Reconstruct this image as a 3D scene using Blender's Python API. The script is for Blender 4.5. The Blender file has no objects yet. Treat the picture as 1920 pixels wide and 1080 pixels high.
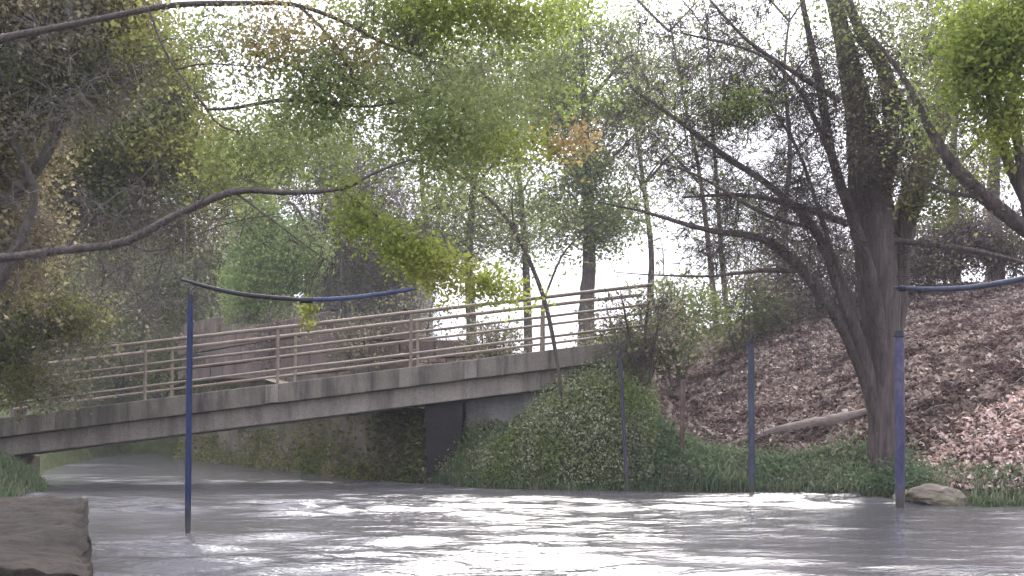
import bpy, bmesh, math, random
import numpy as np
from mathutils import Vector, noise as mnoise

random.seed(7)
RNG = np.random.default_rng(11)
scene = bpy.context.scene
col = scene.collection
R = math.radians

# ------------------------------------------------------------------ camera
CAM_H, FPX, HOR = 1.2, 2000.0, 800.0
cam_d = bpy.data.cameras.new("camera")
cam = bpy.data.objects.new("camera", cam_d)
col.objects.link(cam)
cam.location = (0, 0, CAM_H)
cam.rotation_euler = (R(90), 0, 0)
cam_d.sensor_width = 36
cam_d.lens = 36 * FPX / 1920
cam_d.shift_y = (HOR - 540) / 1920
cam_d.clip_end = 2000
scene.camera = cam

# ------------------------------------------------------------------ sky, sun, exposure
SUN_EL, SUN_AZ = 42, 8          # azimuth clockwise from +Y (view direction)
world = bpy.data.worlds.new("World")
scene.world = world
world.use_nodes = True
wn = world.node_tree
wn.nodes.clear()
sky = wn.nodes.new("ShaderNodeTexSky")
sky.sky_type = 'NISHITA'
sky.sun_disc = False
sky.sun_elevation = R(SUN_EL)
sky.sun_rotation = R(SUN_AZ)
sky.air_density = 1.0
sky.dust_density = 4.0
sky.ozone_density = 1.0
hs = wn.nodes.new("ShaderNodeHueSaturation")
hs.inputs['Saturation'].default_value = 0.28
bg = wn.nodes.new("ShaderNodeBackground")
bg.inputs['Strength'].default_value = 0.15
wo = wn.nodes.new("ShaderNodeOutputWorld")
wn.links.new(sky.outputs[0], hs.inputs['Color'])
ov = wn.nodes.new("ShaderNodeMix"); ov.data_type = 'RGBA'      # thin even cloud over the whole sky
ov.inputs[0].default_value = .8; ov.inputs[7].default_value = (3.3, 3.33, 4.05, 1)
wn.links.new(hs.outputs[0], ov.inputs[6]); 
# an overcast sky grows brighter towards the zenith: L = Lz (1 + 2 sin el) / 3
tcw = wn.nodes.new("ShaderNodeTexCoord"); sx = wn.nodes.new("ShaderNodeSeparateXYZ")
wn.links.new(tcw.outputs['Generated'], sx.inputs[0])
ma = wn.nodes.new("ShaderNodeMath"); ma.operation = 'MULTIPLY_ADD'; ma.use_clamp = False
ma.inputs[1].default_value = 1.35; ma.inputs[2].default_value = .68
cl0 = wn.nodes.new("ShaderNodeMath"); cl0.operation = 'MAXIMUM'; cl0.inputs[1].default_value = 0
wn.links.new(sx.outputs['Z'], cl0.inputs[0]); wn.links.new(cl0.outputs[0], ma.inputs[0])
vm = wn.nodes.new("ShaderNodeVectorMath"); vm.operation = 'SCALE'
wn.links.new(ov.outputs[2], vm.inputs[0]); wn.links.new(ma.outputs[0], vm.inputs['Scale'])
wn.links.new(vm.outputs[0], bg.inputs['Color'])
wn.links.new(bg.outputs[0], wo.inputs['Surface'])

sun_d = bpy.data.lights.new("sun", 'SUN')
sun_d.energy = 1.9
sun_d.angle = R(30)
sun_d.color = (1.0, 0.95, 0.9)
sun = bpy.data.objects.new("sun", sun_d)
col.objects.link(sun)
sdir = Vector((math.sin(R(SUN_AZ)) * math.cos(R(SUN_EL)), math.cos(R(SUN_AZ)) * math.cos(R(SUN_EL)), math.sin(R(SUN_EL))))
sun.rotation_euler = sdir.to_track_quat('Z', 'Y').to_euler()

scene.view_settings.view_transform = 'Standard'
scene.view_settings.look = 'None'
scene.view_settings.gamma = 1
scene.view_settings.use_curve_mapping = False
scene.view_settings.exposure = 1.82
scene.cycles.max_bounces = 6
scene.cycles.diffuse_bounces = 3
scene.cycles.glossy_bounces = 2
scene.cycles.transmission_bounces = 3
scene.cycles.transparent_max_bounces = 4
scene.cycles.volume_bounces = 0
scene.cycles.volume_max_steps = 64

HAZE = 0.0008

# ------------------------------------------------------------------ helpers
def P(px, py, Y):
    """world point at depth Y metres, measured on the photograph"""
    return np.array(((px - 960) / FPX * Y, Y, CAM_H - (py - HOR) / FPX * Y))

def tag(o, label=None, cat=None, group=None, kind=None):
    if label: o['label'] = label
    if cat: o['category'] = cat
    if group: o['group'] = group
    if kind: o['kind'] = kind
    return o

def empty(name, loc, label=None, cat=None, group=None):
    o = bpy.data.objects.new(name, None)
    o.empty_display_size = 0.2
    col.objects.link(o)
    o.location = loc
    return tag(o, label, cat, group)

def obj(name, me, mat=None, parent=None):
    o = bpy.data.objects.new(name, me)
    col.objects.link(o)
    if mat and not me.materials: me.materials.append(mat)
    if parent is not None:
        o.parent = parent
        o.matrix_parent_inverse.identity()
        o.location = -parent.location if parent.parent is None else (0, 0, 0)
    return o

def mesh_np(name, v, f, smooth=False):
    """v (n,3) array, f (m,k) array of equal sized faces"""
    v = np.asarray(v, dtype=np.float32); f = np.asarray(f, dtype=np.int32)
    me = bpy.data.meshes.new(name)
    k = f.shape[1]
    me.vertices.add(len(v)); me.vertices.foreach_set('co', v.ravel())
    me.loops.add(f.size); me.loops.foreach_set('vertex_index', f.ravel())
    me.polygons.add(len(f))
    me.polygons.foreach_set('loop_start', np.arange(0, f.size, k, dtype=np.int32))
    me.polygons.foreach_set('loop_total', np.full(len(f), k, dtype=np.int32))
    if smooth: me.polygons.foreach_set('use_smooth', np.ones(len(f), dtype=bool))
    me.update(calc_edges=True)
    return me

class Quads:
    """collects arrays of quads"""
    def __init__(self): self.v, self.f, self.n = [], [], 0
    def add(self, v, f):
        self.v.append(v); self.f.append(f + self.n); self.n += len(v)
    def mesh(self, name, smooth=True):
        return mesh_np(name, np.concatenate(self.v), np.concatenate(self.f), smooth)

def spline(pts, n):
    """catmull-rom through rows of pts (any width)"""
    pts = np.asarray(pts, float)
    if len(pts) == 2:
        t = np.linspace(0, 1, n)[:, None]
        return pts[0] * (1 - t) + pts[1] * t
    p = np.vstack((2 * pts[0] - pts[1], pts, 2 * pts[-1] - pts[-2]))
    m = len(pts) - 1
    out = []
    for u in np.linspace(0, m, n):
        i = min(int(u), m - 1); t = u - i
        a, b, c, d = p[i], p[i + 1], p[i + 2], p[i + 3]
        out.append(0.5 * ((2 * b) + (c - a) * t + (2 * a - 5 * b + 4 * c - d) * t * t + (3 * b - a - 3 * c + d) * t ** 3))
    return np.array(out)

def tube(Q, c, r, sides=6, rough=0.0):
    c = np.asarray(c, float); r = np.asarray(r, float)
    n = len(c)
    t = np.gradient(c, axis=0)
    t /= np.linalg.norm(t, axis=1)[:, None] + 1e-9
    ref = np.array((0.0, 0, 1)) if abs(t[:, 2]).mean() < .8 else np.array((1.0, 0, 0))
    u = np.cross(t, ref); u /= np.linalg.norm(u, axis=1)[:, None] + 1e-9
    w = np.cross(t, u)
    a = np.arange(sides) * 2 * math.pi / sides
    rr = r[:, None] * np.ones(sides)
    if rough:
        lobe = 1 + rough * (np.sin(a * 3 + RNG.uniform(0, 6)) * .6 + np.sin(a * 5 + RNG.uniform(0, 6)) * .4)
        rr = rr * lobe[None, :] * (1 + RNG.normal(0, rough * .35, (n, sides)))
    v = c[:, None, :] + rr[:, :, None] * (np.cos(a)[None, :, None] * u[:, None, :] + np.sin(a)[None, :, None] * w[:, None, :])
    i = np.arange(n - 1)[:, None] * sides; j = np.arange(sides)[None, :]; jn = (j + 1) % sides
    f = np.stack((i + j, i + jn, i + sides + jn, i + sides + j), -1).reshape(-1, 4)
    Q.add(v.reshape(-1, 3), f)
    if sides >= 6:      # tip caps
        for s, k in ((0, 0), (1, n - 1)):
            ring = np.vstack((v[k], c[k]))
            ff = np.array([[sides, (q + 1) % sides if s == 0 else q, q if s == 0 else (q + 1) % sides, q if s == 0 else (q + 1) % sides] for q in range(sides)])
            # degenerate-free: use quads over pairs
            if sides % 2 == 0:
                ff = np.array([[sides, q, (q + 1) % sides, (q + 2) % sides] if s else [sides, (q + 2) % sides, (q + 1) % sides, q] for q in range(0, sides, 2)])
                Q.add(ring, ff)

def box_bm(bm, x0, x1, y0, y1, z0, z1):
    vs = [bm.verts.new(p) for p in ((x0, y0, z0), (x1, y0, z0), (x1, y1, z0), (x0, y1, z0), (x0, y0, z1), (x1, y0, z1), (x1, y1, z1), (x0, y1, z1))]
    for q in ((0, 3, 2, 1), (4, 5, 6, 7), (0, 1, 5, 4), (1, 2, 6, 5), (2, 3, 7, 6), (3, 0, 4, 7)):
        bm.faces.new([vs[i] for i in q])
    return vs

def bm_mesh(bm, name, bevel=0.0, seg=1):
    if bevel:
        bmesh.ops.bevel(bm, geom=bm.edges[:], offset=bevel, segments=seg, affect='EDGES', profile=.6)
    bmesh.ops.recalc_face_normals(bm, faces=bm.faces[:])
    me = bpy.data.meshes.new(name)
    bm.to_mesh(me); bm.free()
    return me

def leaves_mesh(name, c, size, flat=0.0, ratio=.55, droop=0.0, curl=.25):
    """rhombic folded leaves at centres c (n,3), size (n,)"""
    n = len(c)
    d = RNG.normal(size=(n, 3)); d[:, 2] = d[:, 2] * (1 - flat) - droop
    d /= np.linalg.norm(d, axis=1)[:, None]
    s = RNG.normal(size=(n, 3)); s[:, 2] *= (1 - flat)
    s = np.cross(d, np.cross(s, d)); s /= np.linalg.norm(s, axis=1)[:, None] + 1e-9
    nn = np.cross(d, s)
    L = size[:, None]; W = L * ratio * .5
    k = curl * RNG.uniform(-1, 1, (n, 1)) * L
    v = np.empty((n, 4, 3))
    v[:, 0] = c - d * L * .5
    v[:, 1] = c + s * W + nn * k
    v[:, 2] = c + d * L * .5
    v[:, 3] = c - s * W + nn * k
    b = np.arange(n)[:, None] * 4
    f = np.concatenate((b + np.array([[0, 1, 2]]), b + np.array([[0, 2, 3]])), 0)
    return mesh_np(name, v.reshape(-1, 3), f)

# ------------------------------------------------------------------ materials
def new_mat(name):
    m = bpy.data.materials.new(name); m.use_nodes = True
    nt = m.node_tree; nt.nodes.clear()
    out = nt.nodes.new("ShaderNodeOutputMaterial")
    return m, nt, out

def ramp(nt, cols, interp='LINEAR'):
    r = nt.nodes.new("ShaderNodeValToRGB")
    r.color_ramp.interpolation = interp
    e = r.color_ramp.elements
    while len(e) < len(cols): e.new(1)
    for i, (p, c) in enumerate(cols):
        e[i].position = p; e[i].color = (*c, 1)
    return r

def noise_node(nt, scale, detail=4, rough=.6, vec=None, mapping=None):
    n = nt.nodes.new("ShaderNodeTexNoise")
    n.inputs['Scale'].default_value = scale; n.inputs['Detail'].default_value = detail
    n.inputs['Roughness'].default_value = rough
    if vec is not None:
        if mapping:
            mp = nt.nodes.new("ShaderNodeMapping"); mp.inputs['Scale'].default_value = mapping
            nt.links.new(vec, mp.inputs['Vector']); vec = mp.outputs[0]
        nt.links.new(vec, n.inputs['Vector'])
    return n

def mixc(nt, fac, a, b, mode='MIX'):
    m = nt.nodes.new("ShaderNodeMix"); m.data_type = 'RGBA'; m.blend_type = mode
    for k, val in ((0, fac), (6, a), (7, b)):
        if isinstance(val, bpy.types.NodeSocket): nt.links.new(val, m.inputs[k])
        elif k == 0: m.inputs[0].default_value = val
        else: m.inputs[k].default_value = (*val, 1)
    return m.outputs[2]

def leaf_mat(name, cols, trans=.4, patch=None, patch_scale=.8):
    m, nt, out = new_mat(name)
    geo = nt.nodes.new("ShaderNodeNewGeometry")
    r = ramp(nt, [(i / max(1, len(cols) - 1), c) for i, c in enumerate(cols)])
    nt.links.new(geo.outputs['Random Per Island'], r.inputs[0])
    c = r.outputs[0]
    if patch:
        n = noise_node(nt, patch_scale, 2, .5, geo.outputs['Position'])
        rr = ramp(nt, [(.45, (0, 0, 0)), (.62, (1, 1, 1))])
        nt.links.new(n.outputs[0], rr.inputs[0])
        c = mixc(nt, rr.outputs[0], c, patch)
    d = nt.nodes.new("ShaderNodeBsdfDiffuse"); t = nt.nodes.new("ShaderNodeBsdfTranslucent")
    nt.links.new(c, d.inputs['Color']); nt.links.new(c, t.inputs['Color'])
    mx = nt.nodes.new("ShaderNodeMixShader"); mx.inputs[0].default_value = trans
    nt.links.new(d.outputs[0], mx.inputs[1]); nt.links.new(t.outputs[0], mx.inputs[2])
    nt.links.new(mx.outputs[0], out.inputs['Surface'])
    return m

def surf_mat(name, cols, scale=3.0, mapping=None, rough=.85, bump=.3, bscale=25, stains=None, stain_map=(1, 1, .15), stain_scale=2.5, grime=None, metallic=0, bdist=.02):
    """mottled surface: colour ramp over noise, optional streaky stains, fine bump"""
    m, nt, out = new_mat(name)
    tc = nt.nodes.new("ShaderNodeNewGeometry"); vec = tc.outputs['Position']
    n = noise_node(nt, scale, 6, .62, vec, mapping)
    r = ramp(nt, [(.28 + .44 * i / max(1, len(cols) - 1), c) for i, c in enumerate(cols)])
    nt.links.new(n.outputs[0], r.inputs[0])
    c = r.outputs[0]
    if stains:
        s = noise_node(nt, stain_scale, 5, .65, vec, stain_map)
        sr = ramp(nt, [(.46, (0, 0, 0)), (.68, (1, 1, 1))])
        nt.links.new(s.outputs[0], sr.inputs[0])
        c = mixc(nt, sr.outputs[0], c, stains)
    if grime:
        sp = nt.nodes.new("ShaderNodeSeparateXYZ"); nt.links.new(vec, sp.inputs[0])
        gn = noise_node(nt, 9, 4, .7, vec, (1, 1, .5))
        ad = nt.nodes.new("ShaderNodeMath"); ad.operation = 'MULTIPLY_ADD'; ad.inputs[1].default_value = -.55
        nt.links.new(gn.outputs[0], ad.inputs[0]); nt.links.new(sp.outputs['Z'], ad.inputs[2])
        mr = nt.nodes.new("ShaderNodeMapRange"); mr.inputs[1].default_value = -.2; mr.inputs[2].default_value = .12
        mr.inputs[3].default_value = .85; mr.inputs[4].default_value = 0
        nt.links.new(ad.outputs[0], mr.inputs[0])
        c = mixc(nt, mr.outputs[0], c, grime)
    b = nt.nodes.new("ShaderNodeBsdfPrincipled")
    b.inputs['Roughness'].default_value = rough
    b.inputs['Metallic'].default_value = metallic
    b.inputs['Specular IOR Level'].default_value = .25
    fn = noise_node(nt, bscale, 6, .7, vec, mapping)
    fr = ramp(nt, [(.3, (.72, .72, .72)), (.7, (1.25, 1.25, 1.25))])
    nt.links.new(fn.outputs[0], fr.inputs[0])
    c = mixc(nt, 1.0, c, fr.outputs[0], 'MULTIPLY')
    nt.links.new(c, b.inputs['Base Color'])
    bp = nt.nodes.new("ShaderNodeBump"); bp.inputs['Strength'].default_value = bump; bp.inputs['Distance'].default_value = bdist
    nt.links.new(fn.outputs[0], bp.inputs['Height'])
    nt.links.new(bp.outputs[0], b.inputs['Normal'])
    nt.links.new(b.outputs[0], out.inputs['Surface'])
    return m

M = {}
M['bark'] = surf_mat('bark_grey_brown', [(0.068, 0.057, 0.05), (0.176, 0.146, 0.128)], 6, (2.5, 2.5, .3), bump=1, bscale=16, bdist=.06)
M['bark_dark'] = surf_mat('bark_dark', [(0.07, 0.055, 0.05), (0.21, 0.168, 0.151)], 5, (2.5, 2.5, .25), bump=1, bscale=14, bdist=.08)
M['bark_pale'] = surf_mat('bark_pale', [(.12, .105, .09), (.24, .21, .18)], 6, (2, 2, .4), bump=.7, bscale=18)
M['twig'] = surf_mat('twig_bark', [(0.047, 0.038, 0.035), (0.101, 0.081, 0.074)], 8, bump=0)
M['twig_pale'] = surf_mat('twig_bark_pale', [(0.12, 0.108, 0.096), (0.204, 0.18, 0.162)], 8, bump=0)
M['fascia'] = surf_mat('weathered_concrete', [(0.141, 0.124, 0.101), (0.256, 0.23, 0.184)], 1.6, None, .9, .35, 30, (.065, .06, .054), (1, 1, .12), 3)
M['girder'] = surf_mat('girder_concrete', [(0.204, 0.178, 0.15), (0.331, 0.288, 0.248)], 1.4, None, .85, .25, 26, (.14, .125, .11), (1, 1, .15), 3)
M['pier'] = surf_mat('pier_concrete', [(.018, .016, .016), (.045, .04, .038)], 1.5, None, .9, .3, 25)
M['abut'] = surf_mat('abutment_concrete', [(.2, .193, .183), (.29, .28, .265)], 1.5, None, .9, .3, 22, (.17, .17, .14), (1, 1, .2), 2)
M['rail'] = surf_mat('painted_rail', [(0.187, 0.153, 0.118), (0.286, 0.238, 0.185)], 5, None, .6, .3, 40, (.17, .12, .10), (1, 1, 1), 1.2)
M['moss_wall'] = surf_mat('mossy_wall', [(0.098, 0.083, 0.057), (0.241, 0.201, 0.161)], 1.2, None, .95, .9, 9, (.075, .085, .035), (1, 1, .6), 1.4, bdist=.06)
M['block'] = surf_mat('brown_block', [(0.095, 0.07, 0.057), (0.204, 0.155, 0.128)], 1.0, None, .9, .5, 14, (.11, .09, .075), (1, 1, .3), 1.5)
M['brick'] = surf_mat('red_brick', [(.17, .095, .078), (.28, .175, .15)], 4, None, .9, .5, 20, (.42, .36, .31), (1, 1, .8), 3)
M['building'] = surf_mat('building_concrete', [(.19, .17, .16), (.3, .275, .262)], .5, None, .9, .3, 6, (.16, .14, .13), (1, 1, .15), .8)
M['ledge'] = surf_mat('ledge_stone', [(.016, .013, .011), (.058, .045, .036)], 3.2, None, 1, 1, 22, (.036, .032, .022), (1, 1, 1), 4.5, bdist=.04)
M['blue'] = surf_mat('blue_pole_paint', [(.010, .017, .05), (.02, .038, .10)], 3, (1, 1, .5), .45, .1, 30, (.03, .03, .11), (1, 1, .3), 1.5, grime=(.07, .065, .045))
M['blue_grey'] = surf_mat('faded_blue_paint', [(.035, .042, .066), (.075, .085, .12)], 4, (1, 1, .5), .5, .15, 30, (.05, .05, .075), (1, 1, .4), 2, grime=(.07, .065, .045))
M['violet'] = surf_mat('violet_blue_paint', [(.035, .033, .085), (.075, .075, .14)], 5, (1, 1, .5), .5, .2, 30, (.13, .12, .15), (1, 1, .6), 4, grime=(.07, .065, .045))
M['purple_grey'] = surf_mat('dark_purple_paint', [(.04, .036, .055), (.075, .068, .09)], 4, (1, 1, .5), .5, .15, 30, grime=(.07, .065, .045))
M['black_bar'] = surf_mat('black_bar_paint', [(.016, .015, .019), (.035, .033, .04)], 4, None, .45, .15, 30)
M['navy_bar'] = surf_mat('navy_bar_paint', [(.028, .037, .08), (.06, .075, .13)], 4, None, .45, .15, 30)
M['red_pole'] = surf_mat('faded_red_paint', [(.06, .036, .03), (.135, .075, .063)], 5, (1, 1, .5), .7, .3, 30, (.2, .15, .12), (1, 1, .5), 4, grime=(.07, .065, .045))
M['cord'] = surf_mat('cord_fibre', [(.12, .12, .12), (.2, .2, .2)], 20, bump=0)
M['log'] = surf_mat('fallen_log_bark', [(.13, .10, .085), (.26, .215, .18)], 4, (.4, 2, 2), .9, .7, 18)

# ground: brown earth, mossy towards the bridge bank
def ground_mat():
    m, nt, out = new_mat('bank_earth')
    g = nt.nodes.new("ShaderNodeNewGeometry"); vec = g.outputs['Position']
    n = noise_node(nt, 1.6, 6, .65, vec)
    soil = ramp(nt, [(.3, (.05, .036, .028)), (.5, (.11, .08, .066)), (.7, (.19, .14, .12))])
    nt.links.new(n.outputs[0], soil.inputs[0])
    n2 = noise_node(nt, 3.2, 6, .7, vec)
    green = ramp(nt, [(.3, (.03, .035, .018)), (.55, (.065, .08, .032)), (.75, (.11, .12, .05))])
    nt.links.new(n2.outputs[0], green.inputs[0])
    at = nt.nodes.new("ShaderNodeAttribute"); at.attribute_name = 'green'
    c = mixc(nt, at.outputs['Fac'], soil.outputs[0], green.outputs[0])
    b = nt.nodes.new("ShaderNodeBsdfPrincipled"); b.inputs['Roughness'].default_value = .95
    b.inputs['Specular IOR Level'].default_value = .1
    nt.links.new(c, b.inputs['Base Color'])
    v = noise_node(nt, 16, 6, .75, vec)
    bp = nt.nodes.new("ShaderNodeBump"); bp.inputs['Strength'].default_value = 1; bp.inputs['Distance'].default_value = .06
    nt.links.new(v.outputs[0], bp.inputs['Height']); nt.links.new(bp.outputs[0], b.inputs['Normal'])
    nt.links.new(b.outputs[0], out.inputs['Surface'])
    return m

def water_mat():
    m, nt, out = new_mat('river_water')
    g = nt.nodes.new("ShaderNodeNewGeometry"); vec = g.outputs['Position']
    b = nt.nodes.new("ShaderNodeBsdfPrincipled")
    b.inputs['Base Color'].default_value = (.076, .073, .075, 1)
    b.inputs['Roughness'].default_value = .09
    b.inputs['IOR'].default_value = 1.33
    n1 = noise_node(nt, 5, 4, .6, vec, (.35, 1.2, 1))
    n2 = noise_node(nt, 18, 3, .6, vec, (.4, 1.2, 1))
    a = nt.nodes.new("ShaderNodeMath"); a.operation = 'MULTIPLY_ADD'
    nt.links.new(n2.outputs[0], a.inputs[0]); a.inputs[1].default_value = .16
    nt.links.new(n1.outputs[0], a.inputs[2])
    bp = nt.nodes.new("ShaderNodeBump"); bp.inputs['Strength'].default_value = 1; bp.inputs['Distance'].default_value = .03
    nt.links.new(a.outputs[0], bp.inputs['Height']); nt.links.new(bp.outputs[0], b.inputs['Normal'])
    nt.links.new(b.outputs[0], out.inputs['Surface'])
    return m

# ------------------------------------------------------------------ terrain and water
RIVER = np.array([(-12, 40), (-6.9, 31.2), (-1.8, 22.5), (-.6, 20.9), (.4, 20.4), (2.5, 20), (5.1, 19.1), (6.3, 18.1), (6.6, 16.7), (7.7, 15.9), (12, 14.6),
                  (20, 12), (60, 6), (60, -60), (-5, -60), (-5, 6), (-5.6, 9), (-8.0, 12), (-8.3, 16), (-8.7, 20), (-10.2, 22.5), (-11.2, 24), (-16, 40), (-17, 46), (-14, 46)], float)

def river_sd(x, y):
    """signed distance to the river outline, positive on land"""
    p = np.stack((x, y), -1)
    best = np.full(x.shape, 1e9); inside = np.zeros(x.shape, bool)
    n = len(RIVER)
    for i in range(n):
        a, b = RIVER[i], RIVER[(i + 1) % n]
        e = b - a; w = p - a
        t = np.clip((w @ e) / (e @ e), 0, 1)
        d = np.linalg.norm(w - t[..., None] * e, axis=-1)
        best = np.minimum(best, d)
        cnd = ((a[1] <= y) & (b[1] > y)) | ((b[1] <= y) & (a[1] > y))
        xi = a[0] + (y - a[1]) / (b[1] - a[1] + 1e-12) * e[0]
        inside ^= cnd & (x < xi)
    return np.where(inside, -best, best)

def sstep(a, b, x):
    t = np.clip((x - a) / (b - a), 0, 1); return t * t * (3 - 2 * t)

def wob(x, y, s, seed):
    r = np.random.default_rng(seed); z = 0
    for k in range(7):
        a = r.uniform(0, 6.28); f = s * r.uniform(.6, 2.2); z = z + np.sin((x * math.cos(a) + y * math.sin(a)) * f + r.uniform(0, 6.28)) / (.6 + f / s)
    return z / 3

def height(x, y):
    x = np.asarray(x, float); y = np.asarray(y, float)
    d = river_sd(x, y) + wob(x, y, 1.3, 3) * .18
    right = (x > -2.4 + (22.5 - y) * .58)
    slope = .42 + (1.1 * sstep(-2.0, -.6, x) * (y < 23.5) + .7 * sstep(-.3, 1.5, x)) * (1 - sstep(1.6, 4.0, x)) + .14 * sstep(4.5, 8, x)
    cap = 1.3 + 1.45 * sstep(-.3, 2.4, x) + .9 * sstep(3, 6, x) + 3.3 * sstep(4.5, 10.5, x)
    back = sstep(24, 29, y)
    cap = cap * (1 - back) + back * (2.1 + 2.6 * sstep(2.5, 6.5, x) + 2.4 * sstep(5, 12, x))
    zr = np.where(d > 0, cap * (1 - np.exp(-np.maximum(d, 0) * slope / cap * 1.15)), 0)
    zl = 1.5 * (1 - np.exp(-np.maximum(d, 0) * .5))
    land = np.where(right, zr, zl) + .12 * np.clip(d, 0, .5) + wob(x, y, .9, 5) * .16 * np.clip(d, 0, 1)
    hill = sstep(45, 64, y) * (1 - sstep(-20, -14, x)) * 9.5 + sstep(0, 22, -x - 10) * sstep(12, 34, y) * 4
    land = land + np.where(right & (y < 44), 0, hill) * (d > 0)
    far = sstep(90, 260, y)
    land = land * (1 - far) + far * 2.2
    return np.where(d > 0, land, np.maximum(d * .7, -1.0))

def axis(*seg):
    out = [seg[0][0]]
    for a, b, s in seg:
        k = max(1, int(round((b - a) / s)))
        out += list(a + (b - a) * np.arange(1, k + 1) / k)
    return np.array(out)

def grid_faces(nx, ny):
    i = np.arange(ny - 1)[:, None] * nx; j = np.arange(nx - 1)[None, :]
    return np.stack((i + j, i + j + 1, i + nx + j + 1, i + nx + j), -1).reshape(-1, 4)

gx = axis((-400, -40, 30), (-40, -18, 1.2), (-18, 14, .16), (14, 40, 1.2), (40, 400, 30))
gy = axis((-80, 6, 4), (6, 34, .16), (34, 60, .7), (60, 600, 30))
X, Y = np.meshgrid(gx, gy)
Z = height(X, Y)
gm = mesh_np('ground', np.stack((X, Y, Z), -1).reshape(-1, 3), grid_faces(len(gx), len(gy)), True)
D = river_sd(X, Y)
G = np.clip(1 - sstep(2.2, 3.8, X + wob(X, Y, 1.1, 9) * .7), 0, 1)
G = np.maximum(G, 1 - sstep(.5, 1.3, D + wob(X, Y, 1.7, 12) * .5))
G = np.where((X > 6.6) & (D > .25), G * .4, G)
ga = gm.attributes.new('green', 'FLOAT', 'POINT'); ga.data.foreach_set('value', G.ravel().astype(np.float32))
tag(obj('ground', gm, ground_mat()), kind='structure')

wx = axis((-400, -40, 40), (-40, -13, .6), (-13, 12, .075), (12, 40, .8), (40, 400, 40))
wy = axis((-90, 7.5, 6), (7.5, 26, .075), (26, 48, .22), (48, 600, 60))
X, Y = np.meshgrid(wx, wy)
def waves(x, y):
    r = np.random.default_rng(21); z = np.zeros_like(x)
    # flow lines wander with a slow warp, crests run mostly across the view
    xw = x + .7 * wob(x, y, .5, 31); yw = y + .45 * wob(x, y, .6, 32)
    for k in range(26):
        lam = .22 * 1.14 ** k if k < 18 else r.uniform(.35, 1.1)
        a = r.normal(math.pi / 2, .24)
        amp = lam * .012
        z += amp * np.sin((xw * math.cos(a) + yw * math.sin(a)) * 2 * math.pi / lam + r.uniform(0, 6.28))
    env = .5 + .7 * wob(x * .5, y * 1.3, .7, 41) + .35 * wob(x * .6, y * 1.4, 1.8, 44)
    return z * np.clip(env, .12, 1.5)
W = waves(X, Y) * np.clip((30 - np.abs(X)) / 10, 0, 1) * (Y < 60) * (1 - .55 * sstep(20, 26, Y))
tag(obj('river_water', mesh_np('river_water', np.stack((X, Y, W), -1).reshape(-1, 3), grid_faces(len(wx), len(wy)), True), water_mat()), kind='structure')

# ------------------------------------------------------------------ bridge
BY, BYF = 22.0, 23.9                 # near and far faces
def bz(py_at):                       # photo line on near face -> height function of world x
    (x0, y0), (x1, y1) = py_at
    a, b = P(x0, y0, BY), P(x1, y1, BY)
    k = (b[2] - a[2]) / (b[0] - a[0])
    return lambda x: a[2] + k * (x - a[0])
KERB = bz(((53, 777), (1143, 642)))
SLOPE = KERB(1.0) - KERB(0.0)
bridge = empty('footbridge', (-4.5, 22.9, 0), 'sloping grey concrete footbridge with tan tube railings over the river', 'footbridge')
X0, X1 = -13.5, 3.0

def sheared(name, x0, x1, y0, y1, zt, zb, mat, bevel=.012, parent=bridge):
    """box whose top and bottom follow the bridge gradient, offsets from the kerb line"""
    bm = bmesh.new()
    vs = box_bm(bm, x0, x1, y0, y1, 0, 1)
    for v in vs:
        v.co.z = KERB(v.co.x) + (zt if v.co.z > .5 else zb)
    return obj(name, bm_mesh(bm, name, bevel, 2), mat, parent)

joints = [X0, -9.55, -4.95, -.85, X1]
for a, b in zip(joints[:-1], joints[1:]):
    sheared('fascia_panel', a + .012, b - .012, BY, BY + .3, 0, -.40, M['fascia'], .018)
    sheared('fascia_panel', a + .012, b - .012, BYF - .3, BYF, 0, -.40, M['fascia'], .018)
for j in joints[1:-1]:
    sheared('joint_pilaster', j - .13, j + .13, BY - .035, BY + .1, -.015, -.385, M['girder'], .012)
sheared('deck', X0, X1, BY + .303, BYF - .303, -.08, -.33, M['fascia'])
sheared('girder', X0 + 1.5, 2.5, BY + .16, BY + .55, -.404, -.80, M['girder'], .02)
sheared('girder', X0 + 1.5, 2.5, BYF - .55, BYF - .16, -.404, -.80, M['girder'], .02)
# railings
RAILS = [bz(((233, 647), (1193, 536))), bz(((233, 688), (1187, 574))), bz(((233, 730), (1187, 613)))]
for yy in (BY + .08, BYF - .08):
    for k, fz in enumerate(RAILS):
        Q = Quads()
        n = 60
        xs = np.linspace(-11.2, 2.9, n)
        c = np.stack((xs, np.full(n, yy), [fz(x) for x in xs]), -1)
        c[:, 2] += np.cumsum(RNG.normal(0, .0016, n)); c[:, 1] += RNG.normal(0, .002, n)
        tube(Q, c, np.full(n, .04 if k == 0 else .029), 8)
        obj('rail', Q.mesh('rail'), M['rail'], bridge)
    x = -10.35
    while x < 2.8:
        Q = Quads()
        zb, zt = KERB(x) - .02, RAILS[0](x) + .005
        tilt = RNG.normal(0, .008)
        tube(Q, np.array([(x, yy, zb), (x + tilt, yy, (zb + zt) / 2), (x + tilt * 2, yy, zt)]), np.full(3, .034), 8)
        obj('post', Q.mesh('post'), M['rail'], bridge)
        Q = Quads()
        x += 2.75
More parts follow.
